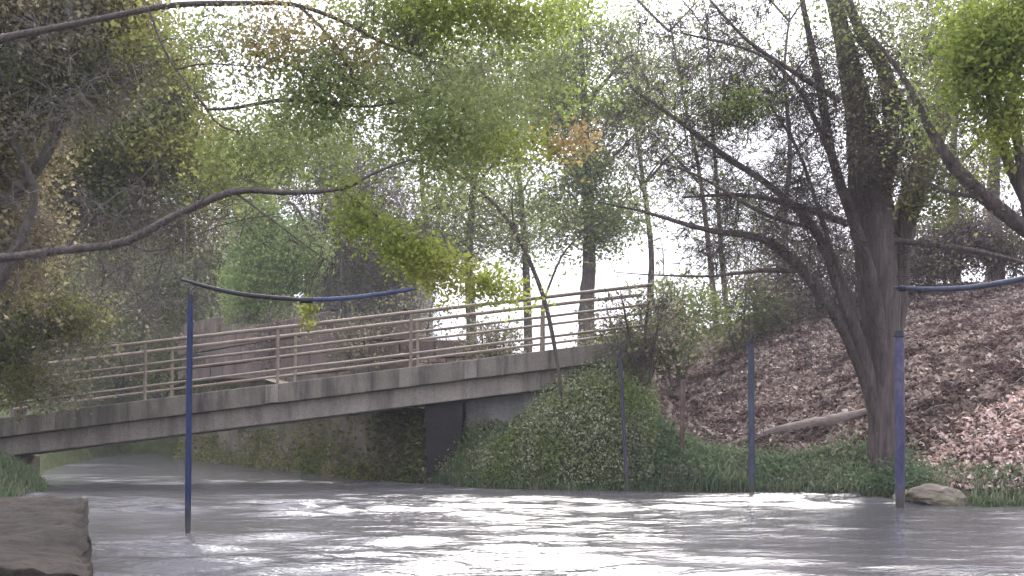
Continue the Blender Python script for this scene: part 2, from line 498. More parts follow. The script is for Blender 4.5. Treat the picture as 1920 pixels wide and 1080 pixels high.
# pier and abutments
def frustum(name, pts_bot, pts_top, mat, parent, bevel=.03):
    bm = bmesh.new()
    b = [bm.verts.new(p) for p in pts_bot]; t = [bm.verts.new(p) for p in pts_top]
    n = len(b)
    bm.faces.new(b[::-1]); bm.faces.new(t)
    for i in range(n): bm.faces.new((b[i], b[(i + 1) % n], t[(i + 1) % n], t[i]))
    return obj(name, bm_mesh(bm, name, bevel, 2), mat, parent)
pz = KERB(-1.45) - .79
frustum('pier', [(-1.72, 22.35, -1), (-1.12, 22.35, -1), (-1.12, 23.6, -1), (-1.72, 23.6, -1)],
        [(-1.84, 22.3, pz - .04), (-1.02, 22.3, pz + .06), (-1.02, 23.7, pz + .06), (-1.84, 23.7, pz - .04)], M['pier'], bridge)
za, zb_ = KERB(-.9) - .8, KERB(1.3) - .8
frustum('abutment', [(-.98, 22.55, -.5), (1.6, 22.3, -.5), (1.6, 23.7, -.5), (-.98, 23.7, -.5)],
        [(-.98, 22.75, za - .01), (1.6, 22.25, zb_ + .03), (1.6, 23.7, zb_ + .03), (-.98, 23.7, za - .01)], M['abut'], bridge)
zl = KERB(-11.4) - .8
frustum('abutment', [(-14, 21.8, -1), (-10.7, 21.8, -1), (-10.7, 24.1, -1), (-14, 24.1, -1)],
        [(-14, 21.9, KERB(-14) - .42), (-10.6, 21.9, KERB(-10.6) - .81), (-10.6, 24.0, KERB(-10.6) - .81), (-14, 24.0, KERB(-14) - .42)], M['moss_wall'], bridge)

# ------------------------------------------------------------------ walls behind the bridge
def ribbon_wall(name, pts, ztop, zbot, thick, mat, label, cat, wobble=.05):
    """rough wall following a plan polyline; a dense sheet with depth"""
    c = np.array(pts, float)
    s = spline(c, 90)
    t = np.gradient(s, axis=0); t /= np.linalg.norm(t, axis=1)[:, None]
    nrm = np.stack((-t[:, 1], t[:, 0]), -1)
    rows = 22
    u = np.linspace(0, 1, 90)
    zt = np.interp(u, np.linspace(0, 1, len(ztop)), ztop)
    v = []
    for k in range(rows + 2):
        if k <= rows:
            f = k / rows; off = -.10 * (1 - f)
            z = zbot + (zt - zbot) * f
        else: off = thick; z = zt
        o = off + (RNG.normal(0, wobble * .35, 90) if k <= rows else 0)
        zz = z + (wob(u * 40, u * 0 + k, 1, 8) * .05 if k >= rows else 0)
        v.append(np.stack((s[:, 0] - nrm[:, 0] * -o, s[:, 1] - nrm[:, 1] * -o, zz), -1))
    v = np.array(v)
    me = mesh_np(name, v.reshape(-1, 3), grid_faces(90, rows + 2), True)
    return tag(obj(name, me, mat), label, cat)
ribbon_wall('quay_wall', [(-1.3, 23.0), (-2.4, 23.5), (-6.9, 31.3), (-12, 40.2), (-14.2, 46.5)], [1.45, 1.6, 2.6, 3.0, 2.6], -.6, .5, M['moss_wall'],
            'rough mossy brown wall at the waterline beneath the footbridge', 'wall', .06)

wall = empty('block_wall', (-8, 36, 1.8), 'brown block wall with patches of red brick behind the bridge railings', 'wall')
bm = bmesh.new(); box_bm(bm, -.5, .5, -.15, .15, -.5, .5)
blk = bm_mesh(bm, 'block', .03, 1); blk.materials.append(M['block'])
bm = bmesh.new(); box_bm(bm, -.5, .5, -.15, .15, -.5, .5)
brk = bm_mesh(bm, 'brick', .025, 1); brk.materials.append(M['brick'])
def course_wall(a, b, z0, ztops, bw, bh):
    a, b = np.array(a, float), np.array(b, float)
    L = np.linalg.norm(b - a); d = (b - a) / L; ang = math.atan2(d[1], d[0])
    n = int(L / bw)
    r = 0; z = z0
    while True:
        any_ = False
        for i in range(n + 1):
            s = (i + (.5 if r % 2 else 0)) * bw + bw / 2
            if s > L: continue
            ztop = ztops[0] + (ztops[1] - ztops[0]) * s / L
            if z + bh > ztop + .05: continue
            any_ = True
            red = (a[0] + d[0] * s) > -2.3 and RNG.random() < .7 and z > 2.4
            if red:            # brick facing shows: four bricks instead of one block
                for w in range(4):
                    for q in range(4):
                        if RNG.random() < .08: continue
                        o = obj('brick', brk, None, wall)
                        ss = s + (q - 1.5) * bw / 4 + (w % 2) * .12 - .06
                        o.location = Vector((a[0] + d[0] * ss, a[1] + d[1] * ss + RNG.normal(0, .008), z + bh * (.125 + .25 * w))) - wall.location
                        o.rotation_euler = (0, 0, ang + RNG.normal(0, .01)); o.scale = (bw / 4 - .018, 1, bh / 4 - .016)
            else:
                o = obj('block', blk, None, wall)
                o.location = Vector((a[0] + d[0] * s, a[1] + d[1] * s + RNG.normal(0, .035), z + bh / 2)) - wall.location
                o.rotation_euler = (0, 0, ang + RNG.normal(0, .008)); o.scale = (bw - .035, 1, bh - .035)
        z += bh; r += 1
        if not any_: break
course_wall((-13.5, 43.5), (-4.5, 31), 1.6, (5.6, 4.55), 1.25, .62)
course_wall((-4.75, 31.05), (-.2, 30.2), 1.6, (4.5, 3.5), 1.05, .52)
bm = bmesh.new()
for a, b, zt0, zt1 in (((-13.5, 43.5), (-4.5, 31), 5.3, 4.3), ((-4.5, 31), (-.25, 30.2), 4.2, 3.3)):
    d = Vector((b[0] - a[0], b[1] - a[1], 0)).normalized(); nn = Vector((-d.y, d.x, 0))
    vs = []
    for p, zt in ((a, zt0), (b, zt1)):
        for off in (.02, .5):
            for z in (.5, zt): vs.append(bm.verts.new((p[0] + nn.x * off, p[1] + nn.y * off, z)))
    for q in ((0, 4, 5, 1), (2, 3, 7, 6), (1, 5, 7, 3), (0, 2, 6, 4), (0, 1, 3, 2), (4, 6, 7, 5)): bm.faces.new([vs[i] for i in q])
obj('mortar_core', bm_mesh(bm, 'mortar_core'), M['moss_wall'], wall)

# ------------------------------------------------------------------ building behind the trees
BLY = 54.0
a = P(570, 462, BLY); b = P(784, 462, BLY)
house = empty('concrete_building', ((a[0] + b[0]) / 2, BLY, 1.5), 'low plain grey concrete building with flat roof behind twigs and the bridge railing', 'building')
bm = bmesh.new(); box_bm(bm, a[0] + .05, b[0] - .05, BLY + .12, BLY + 11, 0, a[2] - .3)
obj('wall', bm_mesh(bm, 'wall'), M['building'], house)
bm = bmesh.new(); box_bm(bm, a[0] - .25, b[0] + .25, BLY - .25, BLY + 11.2, a[2] - .3, a[2])
obj('roof', bm_mesh(bm, 'roof', .03), M['abut'], house)
rows, cols_ = 3, 3
pw, ph = (b[0] - a[0]) / cols_, (a[2] - .3 - 1.2) / rows
bm = bmesh.new(); box_bm(bm, -pw / 2 + .03, pw / 2 - .03, -.1, .1, -ph / 2 + .03, ph / 2 - .03)
pm = bm_mesh(bm, 'wall_panel', .03); pm.materials.append(M['building'])
for i in range(cols_):
    for j in range(rows):
        o = obj('wall_panel', pm, None, house)
        o.location = Vector((a[0] + pw * (i + .5), BLY + RNG.normal(0, .012), 1.2 + ph * (j + .5))) - house.location

# ------------------------------------------------------------------ stone ledge, lower left
bm = bmesh.new()
lv = box_bm(bm, 0, 1, 0, 1, 0, 1)
bmesh.ops.subdivide_edges(bm, edges=bm.edges[:], cuts=84, use_grid_fill=True)
LC = [Vector((-10, 5.5, 0)), Vector((-2.2, 5.5, 0)), Vector((-4.42, 11.0, 0)), Vector((-10, 11.5, 0))]
for v in bm.verts:
    u, w, h = v.co
    q = (LC[0] * (1 - u) + LC[1] * u) * (1 - w) + (LC[3] * (1 - u) + LC[2] * u) * w
    q.z = -1 + 1.47 * h
    edge = max(0, 1 - min((1 - u) * 9, (1 - h) * 1.6) * 5)
    k = .03 + .04 * edge
    q += Vector((mnoise.noise(q * 2.1), mnoise.noise(q * 2.1 + Vector((7, 1, 2))), mnoise.noise(q * 1.7 + Vector((1, 9, 4))))) * k
    q += Vector((mnoise.noise(q * 9), mnoise.noise(q * 9 + Vector((7, 1, 2))), mnoise.noise(q * 8 + Vector((1, 9, 4))))) * .03
    q += Vector((0, 0, 1)) * (abs(mnoise.noise(q * 4.3)) * -.05 + mnoise.noise(q * 24) * .012)
    if u > .99 and h > .99: q += Vector((-.035, 0, -.03))
    v.co = q
for f in bm.faces: f.smooth = True
tag(obj('stone_ledge', bm_mesh(bm, 'stone_ledge'), M['ledge']), 'dark brown weathered stone ledge at the water beside the left bank', 'ledge')

# ------------------------------------------------------------------ slalom poles and bars
def pole(name, top, bottom, r, mat, label, cord_to=None, n=14, group='slalom poles hanging over the river'):
    base = Vector(bottom)
    root = empty(name, base, label, 'pole', group)
    c = spline([bottom, (np.array(bottom) + np.array(top)) / 2 + RNG.normal(0, .006, 3), top], n)
    rr = np.full(n, r); rr[0] *= .8; rr[-1] *= .75
    Q = Quads(); tube(Q, c, rr, 12); obj('shaft', Q.mesh('shaft'), mat, root)
    Q = Quads(); tube(Q, np.array([top - np.array((0, 0, .05)), np.array(top) + np.array((0, 0, .035))]), np.array((r * 1.12, r * .9)), 12); obj('end_cap', Q.mesh('end_cap'), M['black_bar'], root)
    if cord_to is not None:
        Q = Quads(); tube(Q, spline([top, cord_to], 4), np.full(4, .0045), 6); obj('cord', Q.mesh('cord'), M['cord'], root)
    return root
pole('slalom_pole', P(357, 558, 11.8), P(352, 1006, 11.8), .034, M['blue'], 'long deep blue pole reaching the water in front of the bridge', P(357, 526, 11.8))
pole('slalom_pole', P(1162, 662, 19.9), P(1177, 924, 19.9), .037, M['purple_grey'], 'dark purple grey pole by the green bank beneath the bridge end', P(1161, 560, 19.9))
pole('slalom_pole', P(1408, 640, 19.0), P(1410, 924, 19.0), .058, M['blue_grey'], 'faded blue grey pole before the leaf covered slope', P(1407, 560, 19.0))
pole('slalom_pole', P(1686, 625, 16.0), P(1688, 955, 16.0), .072, M['violet'], 'thick violet blue pole beside the big multi stemmed trunk', P(1689, 545, 16.0))
pole('slalom_pole', P(1281, 706, 20.4), P(1277, 878, 20.4), .05, M['red_pole'], 'faded red pole between the two grey blue poles')

bar = empty('slalom_bar', P(575, 563, 11.8), 'sagging two piece bar, black and navy, above the bridge railing', 'bar', 'bars that carry the slalom poles')
def bar_part(name, pts, r0, r1, mat, parent):
    s = spline(pts, 26); Q = Quads()
    rr = np.interp(np.linspace(0, 1, 26), (0, .12, .5, .9, 1), (r0 * .6, r0, max(r0, r1), r1, r1 * .6))
    tube(Q, s, rr, 10); return obj(name, Q.mesh(name), mat, parent)
bar_part('bar_section', [P(340, 524, 11.8), P(400, 541, 11.8), (P(470, 554, 11.8)), P(575, 563, 11.8)], .021, .026, M['black_bar'], bar)
bar_part('bar_section', [P(570, 562, 11.8), P(640, 560, 11.8), P(710, 552, 11.8), P(781, 541, 11.8)], .026, .024, M['navy_bar'], bar)
Q = Quads(); tube(Q, np.array([P(563, 563, 11.8), P(587, 563, 11.8)]), np.array((.036, .036)), 10); obj('sleeve', Q.mesh('sleeve'), M['black_bar'], bar)
for (x0, y0), (x1, y1) in (((346, 526), (348, 398)), ((640, 558), (640, 356))):
    Q = Quads(); tube(Q, np.array([P(x0, y0, 11.8), P(x1, y1, 12.0)]), np.array((.003, .003)), 6); obj('cord', Q.mesh('cord'), M['cord'], bar)
bar2 = empty('slalom_bar', P(1690, 541, 16), 'pale blue bar curving to the right above the leafy slope', 'bar', 'bars that carry the slalom poles')
bar_part('bar_section', [P(1674, 539, 16), P(1740, 542, 16), P(1820, 539, 16), P(1920, 522, 16), P(2030, 495, 16)], .036, .045, M['blue_grey'], bar2)
Q = Quads(); tube(Q, np.array([P(1684, 540, 16), P(1697, 541, 16)]), np.array((.05, .05)), 10); obj('sleeve', Q.mesh('sleeve'), M['black_bar'], bar2)

# ------------------------------------------------------------------ vegetation
L = {}
L['dark'] = leaf_mat('leaf_dark_brown_green', [(0.098, 0.082, 0.043), (0.194, 0.166, 0.092), (0.291, 0.252, 0.147), (0.506, 0.447, 0.291)], 0.45, (0.203, 0.178, 0.094), .5)
L['olive'] = leaf_mat('leaf_olive', [(0.127, 0.141, 0.037), (0.223, 0.230, 0.067), (0.297, 0.289, 0.089), (0.194, 0.186, 0.075)], 0.55, (0.149, 0.171, 0.059), .6)
L['dusky'] = leaf_mat('leaf_dusky', [(0.122, 0.109, 0.068), (0.213, 0.190, 0.129), (0.350, 0.312, 0.228), (0.167, 0.167, 0.068)], 0.45, (0.097, 0.124, 0.041), .7)
L['fresh'] = leaf_mat('leaf_fresh_green', [(0.195, 0.273, 0.085), (0.286, 0.377, 0.130), (0.390, 0.468, 0.195)], .55, (0.312, 0.377, 0.156), .5)
L['brown'] = leaf_mat('leaf_purple_brown', [(0.097, 0.072, 0.064), (0.166, 0.127, 0.113), (0.248, 0.200, 0.179)], 0.4, (0.152, 0.138, 0.083), .6)
L['green'] = leaf_mat('leaf_green', [(0.138, 0.186, 0.065), (0.211, 0.268, 0.097), (0.292, 0.348, 0.138)], 0.55, (0.244, 0.276, 0.106), .8)
L['bright'] = leaf_mat('leaf_bright_green', [(0.161, 0.218, 0.040), (0.241, 0.310, 0.057), (0.333, 0.391, 0.103)], 0.6, (0.230, 0.265, 0.069), .8)
L['lime'] = leaf_mat('leaf_yellow_green', [(0.196, 0.241, 0.040), (0.276, 0.322, 0.057), (0.345, 0.380, 0.092)], 0.6, (0.276, 0.287, 0.081), 1)
L['pale'] = leaf_mat('leaf_pale_grey_green', [(0.115, 0.137, 0.058), (0.187, 0.216, 0.086), (0.288, 0.295, 0.130), (0.158, 0.173, 0.086)], 0.55, (0.202, 0.259, 0.072), .4)
L['orange'] = leaf_mat('leaf_orange', [(.30, .2, .085), (.38, .27, .13), (.34, .29, .14)], .5, (.3, .26, .11), 1)
L['ivy'] = leaf_mat('leaf_bank_ivy', [(0.124, 0.144, 0.077), (0.212, 0.239, 0.124), (0.325, 0.354, 0.201), (0.519, 0.537, 0.363)], 0.4, (0.192, 0.241, 0.083), 1.1)
L['dark_grass'] = leaf_mat('leaf_dark_grass', [(0.097, 0.121, 0.072), (0.161, 0.193, 0.116), (0.258, 0.282, 0.177)], 0.4, (0.129, 0.185, 0.097), 1.3)
L['litter'] = leaf_mat('dry_leaves', [(0.099, 0.078, 0.065), (0.217, 0.167, 0.141), (0.344, 0.272, 0.229), (0.488, 0.407, 0.344), (0.182, 0.135, 0.114)], 0.15, (0.122, 0.083, 0.073), 1.5)
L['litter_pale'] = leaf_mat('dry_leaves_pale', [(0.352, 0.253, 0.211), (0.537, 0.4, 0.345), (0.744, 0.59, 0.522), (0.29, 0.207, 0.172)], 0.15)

def world_limb(l):
    return np.array([(*P(a, b, c), r) for a, b, c, r in l])

def spray(Q, p, k, length, r, droop, dirv=None):
    for _ in range(k):
        d = RNG.normal(size=3)
        if dirv is not None: d = d * .7 + dirv
        d /= np.linalg.norm(d) + 1e-9; d[2] -= droop * .5
        l = length * RNG.uniform(.5, 1.2)
        m = p + d * l * .5 + RNG.normal(0, l * .09, 3)
        e = p + d * l + np.array((0, 0, -droop * l * .3))
        tube(Q, np.array((p, m, e)), np.array((r, r * .75, r * .35)), 3)

def plant(name, label, cat, limbs, blobs, bark='bark', twig='twig', group=None, twig_r=.014, sides=9, limb_split=True, reach=3.2, drop=0.12):
    """limbs: photo polylines (px,py,Y,radius m), the first is the trunk.
    blobs: dict(c=(px,py,Y), r=(px,px,m), n=clumps, k=leaves per clump, s=leaf size m, sig=clump spread m, m=material, sp=bare twigs per clump, droop)"""
    ws = [world_limb(l) for l in limbs]
    base = ws[0][0][:3].copy()
    root = empty(name, base, label, cat, group)
    pool = []; prad = []
    Qt = Quads()
    for i, w in enumerate(ws):
        n = max(8, int(np.linalg.norm(np.diff(w[:, :3], axis=0), axis=1).sum() / .22))
        n = min(n, 60)
        s = spline(w, n)
        s[1:, :3] += np.cumsum(RNG.normal(0, .10 * np.clip(s[1:, 3:4], .01, .12), (n - 1, 3)), 0) * .35
        s[:, 3] = np.maximum(s[:, 3], .004)
        Q = Quads(); tube(Q, s[:, :3], s[:, 3], sides if w[0, 3] > .06 else 6, .16 if w[0, 3] > .08 else .05)
        if i == 0: obj('trunk', Q.mesh('trunk'), M[bark], root)
        elif limb_split: obj('limb', Q.mesh('limb'), M[bark], root)
        else:
            for v, f in zip(Q.v, Q.f): pass
            Qt.add(np.concatenate(Q.v), np.concatenate(Q.f))
        k0 = int(n * .12) if i == 0 else 0
        pool.append(s[k0:, :3]); prad.append(s[k0:, 3])
    pool = np.concatenate(pool); prad = np.concatenate(prad)
    mats = {}
    for b in blobs:
        c = P(*b['c']); Yb = b['c'][2]
        rx, rz_, ry = b['r'][0] / FPX * Yb, b['r'][1] / FPX * Yb, b['r'][2]
        n = b['n']
        q = RNG.normal(size=(n * 2, 3)); q /= np.linalg.norm(q, axis=1)[:, None]
        q *= RNG.uniform(.05, 1, (n * 2, 1)) ** (1 / 2.2)
        q[:, 0] += .18 * np.sin(q[:, 2] * 5 + rx); q[:, 2] += .15 * np.sin(q[:, 0] * 6 + rz_)
        pts = c + q * np.array((rx, ry, rz_))
        if 'rot' in b:      # tilt in the picture plane
            a_ = R(b['rot']); dx, dz = pts[:, 0] - c[0], pts[:, 2] - c[2]
            pts[:, 0] = c[0] + dx * math.cos(a_) - dz * math.sin(a_); pts[:, 2] = c[2] + dx * math.sin(a_) + dz * math.cos(a_)
        # clumpy: reject by noise so gaps open up
        keep = np.array([mnoise.noise(Vector(p) * (1.7 / max(.4, rx))) for p in pts])
        pts = pts[np.argsort(-keep + RNG.normal(0, b.get('even', .25), len(pts)))][:n]
        d0 = np.array([np.min(np.sum((pool - p) ** 2, 1)) for p in pts])
        pts = pts[np.argsort(d0)]
        cl = []
        newp, newr = [], []
        cur = pool; cr = prad
        for j, p in enumerate(pts):
            if j % 12 == 0 and newp:
                cur = np.concatenate([cur] + newp); cr = np.concatenate([cr] + newr); newp, newr = [], []
            dd = np.sum((cur - p) ** 2, 1)
            i = int(np.argmin(dd)); d = math.sqrt(dd[i])
            if d > .03:
                a_ = cur[i]
                m = (a_ + p) / 2 + RNG.normal(0, .10 * d, 3) + np.array((0, 0, .10 * d))
                s = spline((a_, m, p), 5 if d < 1 else 8)
                r0 = min(cr[i] * .8, twig_r * (.6 + .5 * min(d, 3)))
                rr = np.linspace(r0, max(.0025, r0 * .3), len(s))
                tube(Qt, s, rr, 4 if r0 > .008 else 3)
                newp.append(s[1:]); newr.append(rr[1:])
            if b.get('sp'): spray(Qt, p, b['sp'], b.get('sl', .5), b.get('sr', .004), b.get('droop', 0), (p - c) / (np.linalg.norm(p - c) + 1e-6) * .6)
            cl.append(p)
        pool, prad = cur, cr
        if b.get('k'):
            cl = np.array(cl); k = int(b['k'] * ((1.8 if b['m'] != 'dark' else 1.4) if b['s'] < .1 else 1.4))
            sig = b.get('sig', .16) * 1.2
            pos = np.repeat(cl, k, 0) + RNG.normal(0, 1, (len(cl) * k, 3)) * np.array((sig, sig, sig * (1.1 if b.get('droop') else .75)))
            if b.get('droop'): pos[:, 2] -= np.abs(RNG.normal(0, b['droop'] * sig * 1.6, len(pos)))
            sz = b['s'] * RNG.choice((.6, .8, 1, 1.35), len(pos)) * RNG.uniform(.75, 1.2, len(pos))
            me = leaves_mesh('crown', pos, sz, b.get('flat', .2), b.get('ratio', .55), b.get('droop', 0))
            o = obj('crown', me, L[b['m']], root); o['kind'] = 'stuff'
    if Qt.n:
        o = obj('twigs', Qt.mesh('twigs'), M[twig], root); o['kind'] = 'stuff'
    return root

def B(c, r, n, k, s, m, **kw):
    return dict(c=c, r=r, n=n, k=k, s=s, m=m, **kw)

# --- overhanging tree from the left, trunk outside the picture
plant('overhanging_tree', 'long bare limbs reaching in from the left over the river, green and orange leaves', 'tree',
      [[(-420, 900, 12.2, .3), (-400, 600, 12.2, .27), (-380, 350, 12.2, .22), (-330, 60, 12.2, .16), (-250, -200, 12.2, .1)],
       [(-395, 560, 12.2, .12), (-180, 500, 12.2, .07), (0, 485, 12, .046), (120, 470, 12, .044), (230, 455, 12, .043), (330, 405, 12, .041), (440, 360, 12, .036), (540, 363, 12, .026), (640, 355, 12, .02), (700, 326, 12, .016), (770, 300, 12, .011)],
       [(-345, 130, 12.2, 0.078), (-100, 90, 12.6, 0.0546), (100, 52, 12.8, 0.039), (220, 28, 12.8, 0.0351), (330, 8, 12.8, 0.0351), (450, 5, 12.8, 0.0312), (555, 8, 12.8, 0.02652), (640, 38, 12.8, 0.0234), (700, 70, 12.8, 0.01872), (765, 97, 12.8, 0.01248), (830, 110, 12.8, 0.0078)],
       [(560, 10, 12.8, 0.02184), (615, 65, 12.8, 0.01716), (650, 115, 12.7, 0.01404), (668, 175, 12.7, 0.01092), (690, 215, 12.7, 0.0078)],
       [(280, 20, 12.8, 0.0156), (310, 100, 12.8, 0.0156), (345, 150, 12.8, 0.0156), (388, 205, 12.8, 0.0156), (410, 235, 12.8, 0.01248), (445, 246, 12.8, 0.0078)],
       [(330, 130, 12.8, 0.0156), (380, 120, 12.8, 0.01092), (440, 122, 12.8, 0.0078), (520, 130, 12.7, 0.00624)],
       [(388, 205, 12.8, 0.0156), (440, 203, 12.7, 0.02028), (510, 190, 12.7, 0.0234), (570, 188, 12.7, 0.0234), (620, 194, 12.7, 0.02184), (700, 200, 12.7, 0.0156), (800, 180, 12.7, 0.00936)],
       [(120, 470, 12, 0.0156), (200, 380, 12, 0.01092), (260, 340, 12, 0.0078), (320, 270, 12, 0.00468)],
       [(230, 455, 12, 0.01248), (300, 470, 12, 0.00936), (420, 420, 12, 0.00624), (560, 395, 12, 0.0039)],
       [(440, 360, 12, 0.0156), (520, 420, 11.9, 0.01092), (600, 480, 11.9, 0.0078), (640, 500, 11.9, 0.00468)],
       [(640, 355, 12, 0.01248), (700, 400, 12, 0.00936), (760, 450, 12, 0.0078), (830, 490, 12, 0.00624), (930, 540, 12, 0.00468)],
       ],
      [B((880, 20, 13), (201, 51, .8), 138, 43, .062, 'bright', sig=0.168),
       B((700, 10, 13), (100, 57, .6), 50, 21, .06, 'green', sig=0.196),
       B((540, 60, 12.8), (78, 86, .5), 39, 26, .06, 'orange', sig=0.168),
       B((640, 110, 12.8), (67, 57, .4), 23, 26, .06, 'orange', sig=0.168),
       B((460, 110, 13), (112, 80, .5), 50, 14, .06, 'pale', sig=0.21),
       B((400, 60, 13.2), (78, 46, .4), 27, 21, .055, 'pale', sig=0.182),
       B((610, 165, 12.8), (95, 69, .5), 69, 25, .062, 'green', sig=0.196),
       B((740, 235, 12.8), (190, 80, .7), 126, 25, .062, 'green', sig=0.21, rot=-8),
       B((860, 260, 12.8), (112, 92, .6), 80, 25, .062, 'green', sig=0.21),
       B((900, 150, 13), (212, 92, .7), 103, 17, .06, 'pale', sig=0.238),
       B((520, 265, 12.8), (100, 80, .5), 57, 18, .06, 'green', sig=0.21),
       B((440, 300, 12.8), (89, 69, .5), 46, 17, .06, 'olive', sig=0.21),
       B((1070, 268, 12.8), (44, 27, .3), 16, 21, .06, 'orange', sig=0.112),
       B((980, 275, 12.8), (89, 27, .3), 27, 21, .06, 'lime', sig=0.14),
       B((690, 410, 12), (112, 41, .3), 50, 28, .058, 'bright', sig=0.0907, rot=-34, droop=.4),
       B((820, 495, 12), (112, 34, .3), 50, 31, .058, 'lime', sig=0.0857, rot=-30, droop=.4),
       B((950, 535, 12), (67, 23, .3), 23, 28, .055, 'lime', sig=0.0706, rot=-20, droop=.4),
       B((578, 580, 12), (8, 32, .06), 8, 17, .055, 'lime', sig=0.0403, droop=.6),
       B((340, 420, 12), (380, 92, .8), 126, 0, .06, 'pale', sp=6, sl=.42, sr=.0032),
       B((160, 560, 12.2), (224, 80, .6), 57, 1, .05, 'dusky', sp=6, sl=.4, sr=.0032, droop=.3),
       B((640, 430, 12.2), (179, 103, .6), 57, 0, .05, 'dusky', sp=5, sl=.4, sr=.003, droop=.3),
       B((450, 110, 12.8), (336, 114, .8), 114, 2, .05, 'pale', sp=5, sl=.38, sr=.0032),
       B((720, 120, 12.8), (145, 138, .8), 80, 3, .05, 'green', sp=5, sl=.4, sr=.0032),
       ], 'bark', group='trees leaning over the river', twig_r=.010)

# --- dark mass on the left
plant('thicket_tree', 'dark brown green tree filling the upper left corner', 'tree',
      [[(-90, 800, 17, .25), (-60, 600, 17, .24), (-30, 350, 17, .2), (20, 120, 17, .15), (70, -80, 17, .1)],
       [(-70, 660, 17, .12), (10, 500, 16.5, .1), (60, 380, 16.5, .07), (30, 280, 16.3, .05), (-10, 230, 16.3, .03)],
       [(-40, 430, 17, .1), (80, 300, 16.6, .08), (130, 160, 16.6, .06), (180, 20, 16.6, .04)],
       [(-10, 250, 17, .1), (120, 180, 16.4, .05), (260, 120, 16.4, .03), (350, 110, 16.4, .015)],
       ],
      [B((30, 40, 17), (190, 140, 1.6), 250, 80, .09, 'dark', sig=.24),
       B((190, 40, 17.4), (110, 100, 1.2), 130, 75, .09, 'dark', sig=.23),
       B((-20, 230, 17), (120, 150, 1.4), 150, 75, .09, 'dark', sig=.23),
       B((130, 150, 16.8), (130, 60, 1.0), 90, 60, .08, 'dusky', sig=.2),
       B((-10, 430, 17.4), (90, 140, 1.3), 110, 70, .09, 'dark', sig=.23),
       B((280, 90, 16.6), (80, 70, .8), 60, 34, .075, 'olive', sig=.18),
       B((140, 150, 15.8), (170, 130, .6), 90, 6, .07, 'dusky', sp=6, sl=.5, sr=.0045),
       ], 'bark', 'twig_pale', twig_r=.016)

plant('olive_tree', 'olive green leafy tree behind the left end of the bridge', 'tree',
      [[(30, 800, 27, .2), (60, 620, 27, .18), (120, 450, 27, .14), (180, 330, 27, .1), (240, 200, 27, .06)],
       [(120, 450, 27, .08), (240, 380, 26.5, .06), (340, 300, 26.5, .04), (380, 220, 26.5, .02)],
       [(90, 540, 27, .08), (60, 400, 26.5, .06), (90, 300, 26.5, .04)]],
      [B((240, 260, 27), (160, 100, 1.8), 230, 75, .12, 'olive', sig=.30),
       B((310, 180, 27), (70, 70, 1), 80, 75, .12, 'olive', sig=.28),
       B((110, 310, 27), (120, 100, 1.6), 150, 70, .12, 'olive', sig=.30),
       B((390, 330, 27), (90, 60, 1), 70, 40, .11, 'green', sig=.3),
       B((200, 400, 27), (220, 70, 1.4), 150, 50, .11, 'dusky', sig=.3, sp=4, sl=.8, sr=.006),
       B((60, 230, 27.5), (90, 60, 1.4), 70, 60, .12, 'dark', sig=.3),
       ], 'bark', group=None, twig_r=.02)

plant('hanging_branch_bush', 'dusky twiggy bush at the far left above the abutment', 'bush',
      [[(-60, 830, 20, .12), (0, 680, 20, .09), (60, 640, 20, .06), (130, 610, 20, .04), (200, 560, 20, .02)],
       [(-40, 780, 20, .08), (20, 560, 20, .06), (40, 440, 20, .03)]],
      [B((60, 600, 20), (150, 110, 1.2), 130, 36, .085, 'dusky', sig=.24, sp=3, sl=.5, sr=.005),
       B((90, 600, 19.6), (90, 50, .7), 50, 36, .085, 'olive', sig=.18),
       B((20, 480, 20.5), (90, 90, 1), 80, 50, .09, 'dark', sig=.24),
       B((0, 700, 20), (70, 60, .8), 30, 40, .08, 'olive', sig=.2),
       B((30, 720, 20.8), (120, 45, .8), 50, 36, .08, 'dusky', sig=.22, sp=3, sl=.5, sr=.005),
       ], 'bark', twig_r=.014)

for i, (px, py, YY, rx, ry, n, k, m, lab) in enumerate([
        (230, 500, 48, 170, 140, 190, 48, 'dusky', 'grey brown twiggy thicket behind the lower end of the bridge'),
        (370, 430, 52, 130, 170, 220, 45, 'dusky', 'grey bush left of the weeping green tree'),
        (120, 620, 46, 190, 90, 120, 48, 'dusky', 'low brown thicket seen through the railing at far left'),
        (640, 330, 56, 160, 120, 260, 34, 'brown', 'tall grey brown tree rising above the low concrete building'),
        (700, 420, 60, 110, 120, 150, 30, 'brown', 'grey brown tree crown between the building and the slender hazy trees'),
        (680, 460, 51.5, 130, 150, 260, 34, 'dusky', 'bare twiggy bush spread in front of the low concrete building'),
        (300, 650, 49, 150, 80, 130, 52, 'pale', 'pale brush on the far bank behind the blue pole')]):
    plant('thicket_bush', lab, 'bush',
          [[(px, 775, YY, .12), (px - 5, py + ry * .6, YY, .1), (px + 10, py, YY, .06), (px + 20, py - ry * .7, YY, .03)],
           [(px, 760, YY, .08), (px - rx * .4, py + 20, YY, .05), (px - rx * .6, py - ry * .5, YY, .02)],
           [(px, 760, YY, .08), (px + rx * .4, py + 10, YY, .05), (px + rx * .6, py - ry * .5, YY, .02)]],
          [B((px, py, YY), (rx, ry, 2.2), n, k, .16, m, sig=.5, sp=5, sl=1.2, sr=.011)], 'bark', 'twig_pale', twig_r=.03)

